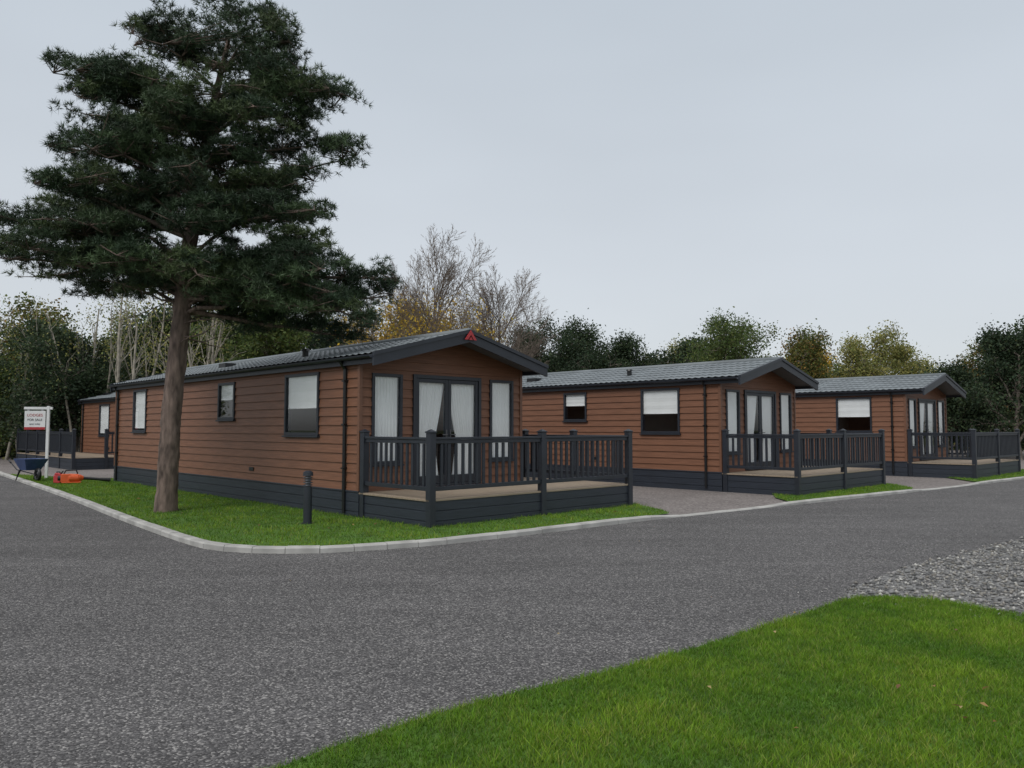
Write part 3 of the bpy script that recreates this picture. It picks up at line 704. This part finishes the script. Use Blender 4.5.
v, c = leaves(r, np.array(tips), 9, .3, .06, OLV+GRN+OLV); obj('foliage', mesh_np('fo', v, np.arange(len(v)).reshape(-1, 4), c), 'leaf', e)
C = np.stack([r.uniform(-60, 75, 5200), r.normal(0, 1.5, 5200), np.abs(r.normal(0, 1.2, 5200))+.1], 1); C[:, 1] += np.where(C[:, 0] < -5, 45, 60)
v, c = leaves(r, C, 14, .4, .17, DRK+GRN+DRK+OLV); obj('undergrowth', mesh_np('ug', v, np.arange(len(v)).reshape(-1, 4), c*.8), 'leaf')

# ------------------------------------------------------------------ bollard light
e = empty('bollard_light', (-3.42, 13.15, .05)); mb = MB(); mb.cyl((0, 0, 0), (0, 0, .62), .07, k=24); mb.cyl((0, 0, .80), (0, 0, .86), .085, .08, 24); mb.cyl((0, 0, .86), (0, 0, .885), .08, .045, 24); mb.cyl((0, 0, -.01), (0, 0, .02), .1, k=24)
for i in range(4): mb.cyl((0, 0, .64+i*.042), (0, 0, .655+i*.042), .078, .07, 24)
obj('body', mb.mesh('bb'), 'dark', e); mb = MB(); mb.cyl((0, 0, .61), (0, 0, .81), .045, k=16); obj('diffuser', mb.mesh('bd'), 'soffit', e)
# ------------------------------------------------------------------ sign
e = empty('sales_sign', (-15.1, 24.9, 0), math.radians(12)); mb = MB(); mb.box(.24, .32, -.04, .04, 0, 2.35); mb.box(-.42, .4, -.03, .03, 2.24, 2.32)
o = obj('post', mb.mesh('sp'), 'whitepaint', e); bevel(o, .006)
mb = MB(); mb.box(-.40, .20, -.015, .015, 1.60, 2.2); o = obj('board', mb.mesh('sb'), 'whitepaint', e)
mb = MB(); mb.box(-.40, .20, -.022, -.016, 1.60, 1.68); obj('red_band', mb.mesh('sr'), 'red', e)
mb = MB(); mb.box(-.33, -.27, -.01, .01, 2.2, 2.24); mb.box(.08, .14, -.01, .01, 2.2, 2.24); obj('hangers', mb.mesh('sh'), 'metal', e)
for t, z, s_, m in (('LODGES', 2.02, .12, 'red'), ('FOR SALE', 1.88, .10, 'dark'), ('open today', 1.76, .07, 'dark')):
    cu = bpy.data.curves.new('lettering', 'FONT'); cu.body = t; cu.size = s_; cu.align_x = 'CENTER'; cu.extrude = .001; cu.materials.append(MAT[m])
    o = bpy.data.objects.new('lettering', cu); COL.objects.link(o); o.parent = e; o.location = (-.1, -.02, z); o.rotation_euler = (math.radians(90), 0, 0)
# ------------------------------------------------------------------ wheelbarrow
e = empty('wheelbarrow', (-14.7, 23.9, .055), math.radians(-38))
mb = MB()
def ring(z, x0, x1, w_): return [(x0, -w_, z), (x1, -w_, z), (x1, w_, z), (x0, w_, z)]
a, b, c = ring(.32, -.22, .26, .2), ring(.66, -.40, .48, .33), ring(.64, -.37, .45, .30); d = ring(.34, -.20, .24, .18)
mb.v = a+b+c+d
for p, q in ((0, 4), (8, 4), (12, 8)):
    for j in range(4): k = (j+1) % 4; mb.f.append((p+j, p+k, q+k, q+j))
mb.f += [(3, 2, 1, 0), (12, 13, 14, 15)]
obj('tray', mb.mesh('wt'), 'blue', e)
mb = MB()
for s_ in (-1, 1):
    mb.cyl((.58, s_*.06, .2), (-.35, s_*.24, .33), .017, k=8); mb.cyl((-.35, s_*.24, .33), (-.85, s_*.27, .58), .017, k=8)
    mb.cyl((-.2, s_*.22, .32), (-.36, s_*.25, .0), .017, k=8); mb.cyl((-.36, s_*.25, .01), (-.1, s_*.22, .32), .014, k=8)
mb.cyl((.58, -.08, .2), (.58, .08, .2), .02, k=8); obj('frame', mb.mesh('wf'), 'black', e)
mb = MB(); mb.torus((.58, 0, .2), .15, .05); mb.cyl((.58, -.03, .2), (.58, .03, .2), .1, k=16)
for s_ in (-1, 1): mb.cyl((-.74, s_*.265, .525), (-.88, s_*.272, .595), .025, k=8)
obj('wheel_and_grips', mb.mesh('ww'), 'black', e, True)
# ------------------------------------------------------------------ leaf blower
e = empty('leaf_blower', (-12.75, 22.6, .07), math.radians(25)); mb = MB()
mb.cyl((-.02, 0, .14), (.24, 0, .14), .13, .11, 18); mb.cyl((.24, 0, .14), (.36, 0, .13), .11, .05, 18); mb.box(-.22, .02, -.1, .1, .03, .26); mb.box(-.2, .3, -.11, .11, .0, .035)
o = obj('engine_housing', mb.mesh('lb'), 'orange', e); bevel(o, .02, 3)
mb = MB(); mb.cyl((.34, 0, .13), (.75, 0, .09), .045, .04); mb.cyl((.75, 0, .09), (1.05, 0, .06), .042, .06)
mb.cyl((-.15, 0, .26), (-.1, 0, .36), .018); mb.cyl((-.1, 0, .36), (.16, 0, .37), .018); mb.cyl((.16, 0, .37), (.2, 0, .26), .018); mb.cyl((-.3, -.0, .14), (-.22, 0, .14), .07)
obj('blower_tube_and_handle', mb.mesh('lt'), 'black', e)
e = empty('petrol_can', (-13.15, 22.75, .06), math.radians(-20)); mb = MB(); mb.box(-.13, .13, -.08, .08, 0, .22); mb.prism_y([(-.13, .221), (.13, .221), (.07, .29), (-.1, .29)], -.06, .06)
o = obj('can', mb.mesh('pc'), 'red', e); bevel(o, .02, 3); mb = MB(); mb.cyl((.08, 0, .27), (.16, 0, .34), .02); mb.cyl((-.08, 0, .32), (.04, 0, .32), .014); mb.cyl((-.08, 0, .28), (-.08, 0, .32), .014); mb.cyl((.04, 0, .28), (.04, 0, .32), .014); obj('spout_and_handle', mb.mesh('ps'), 'black', e)
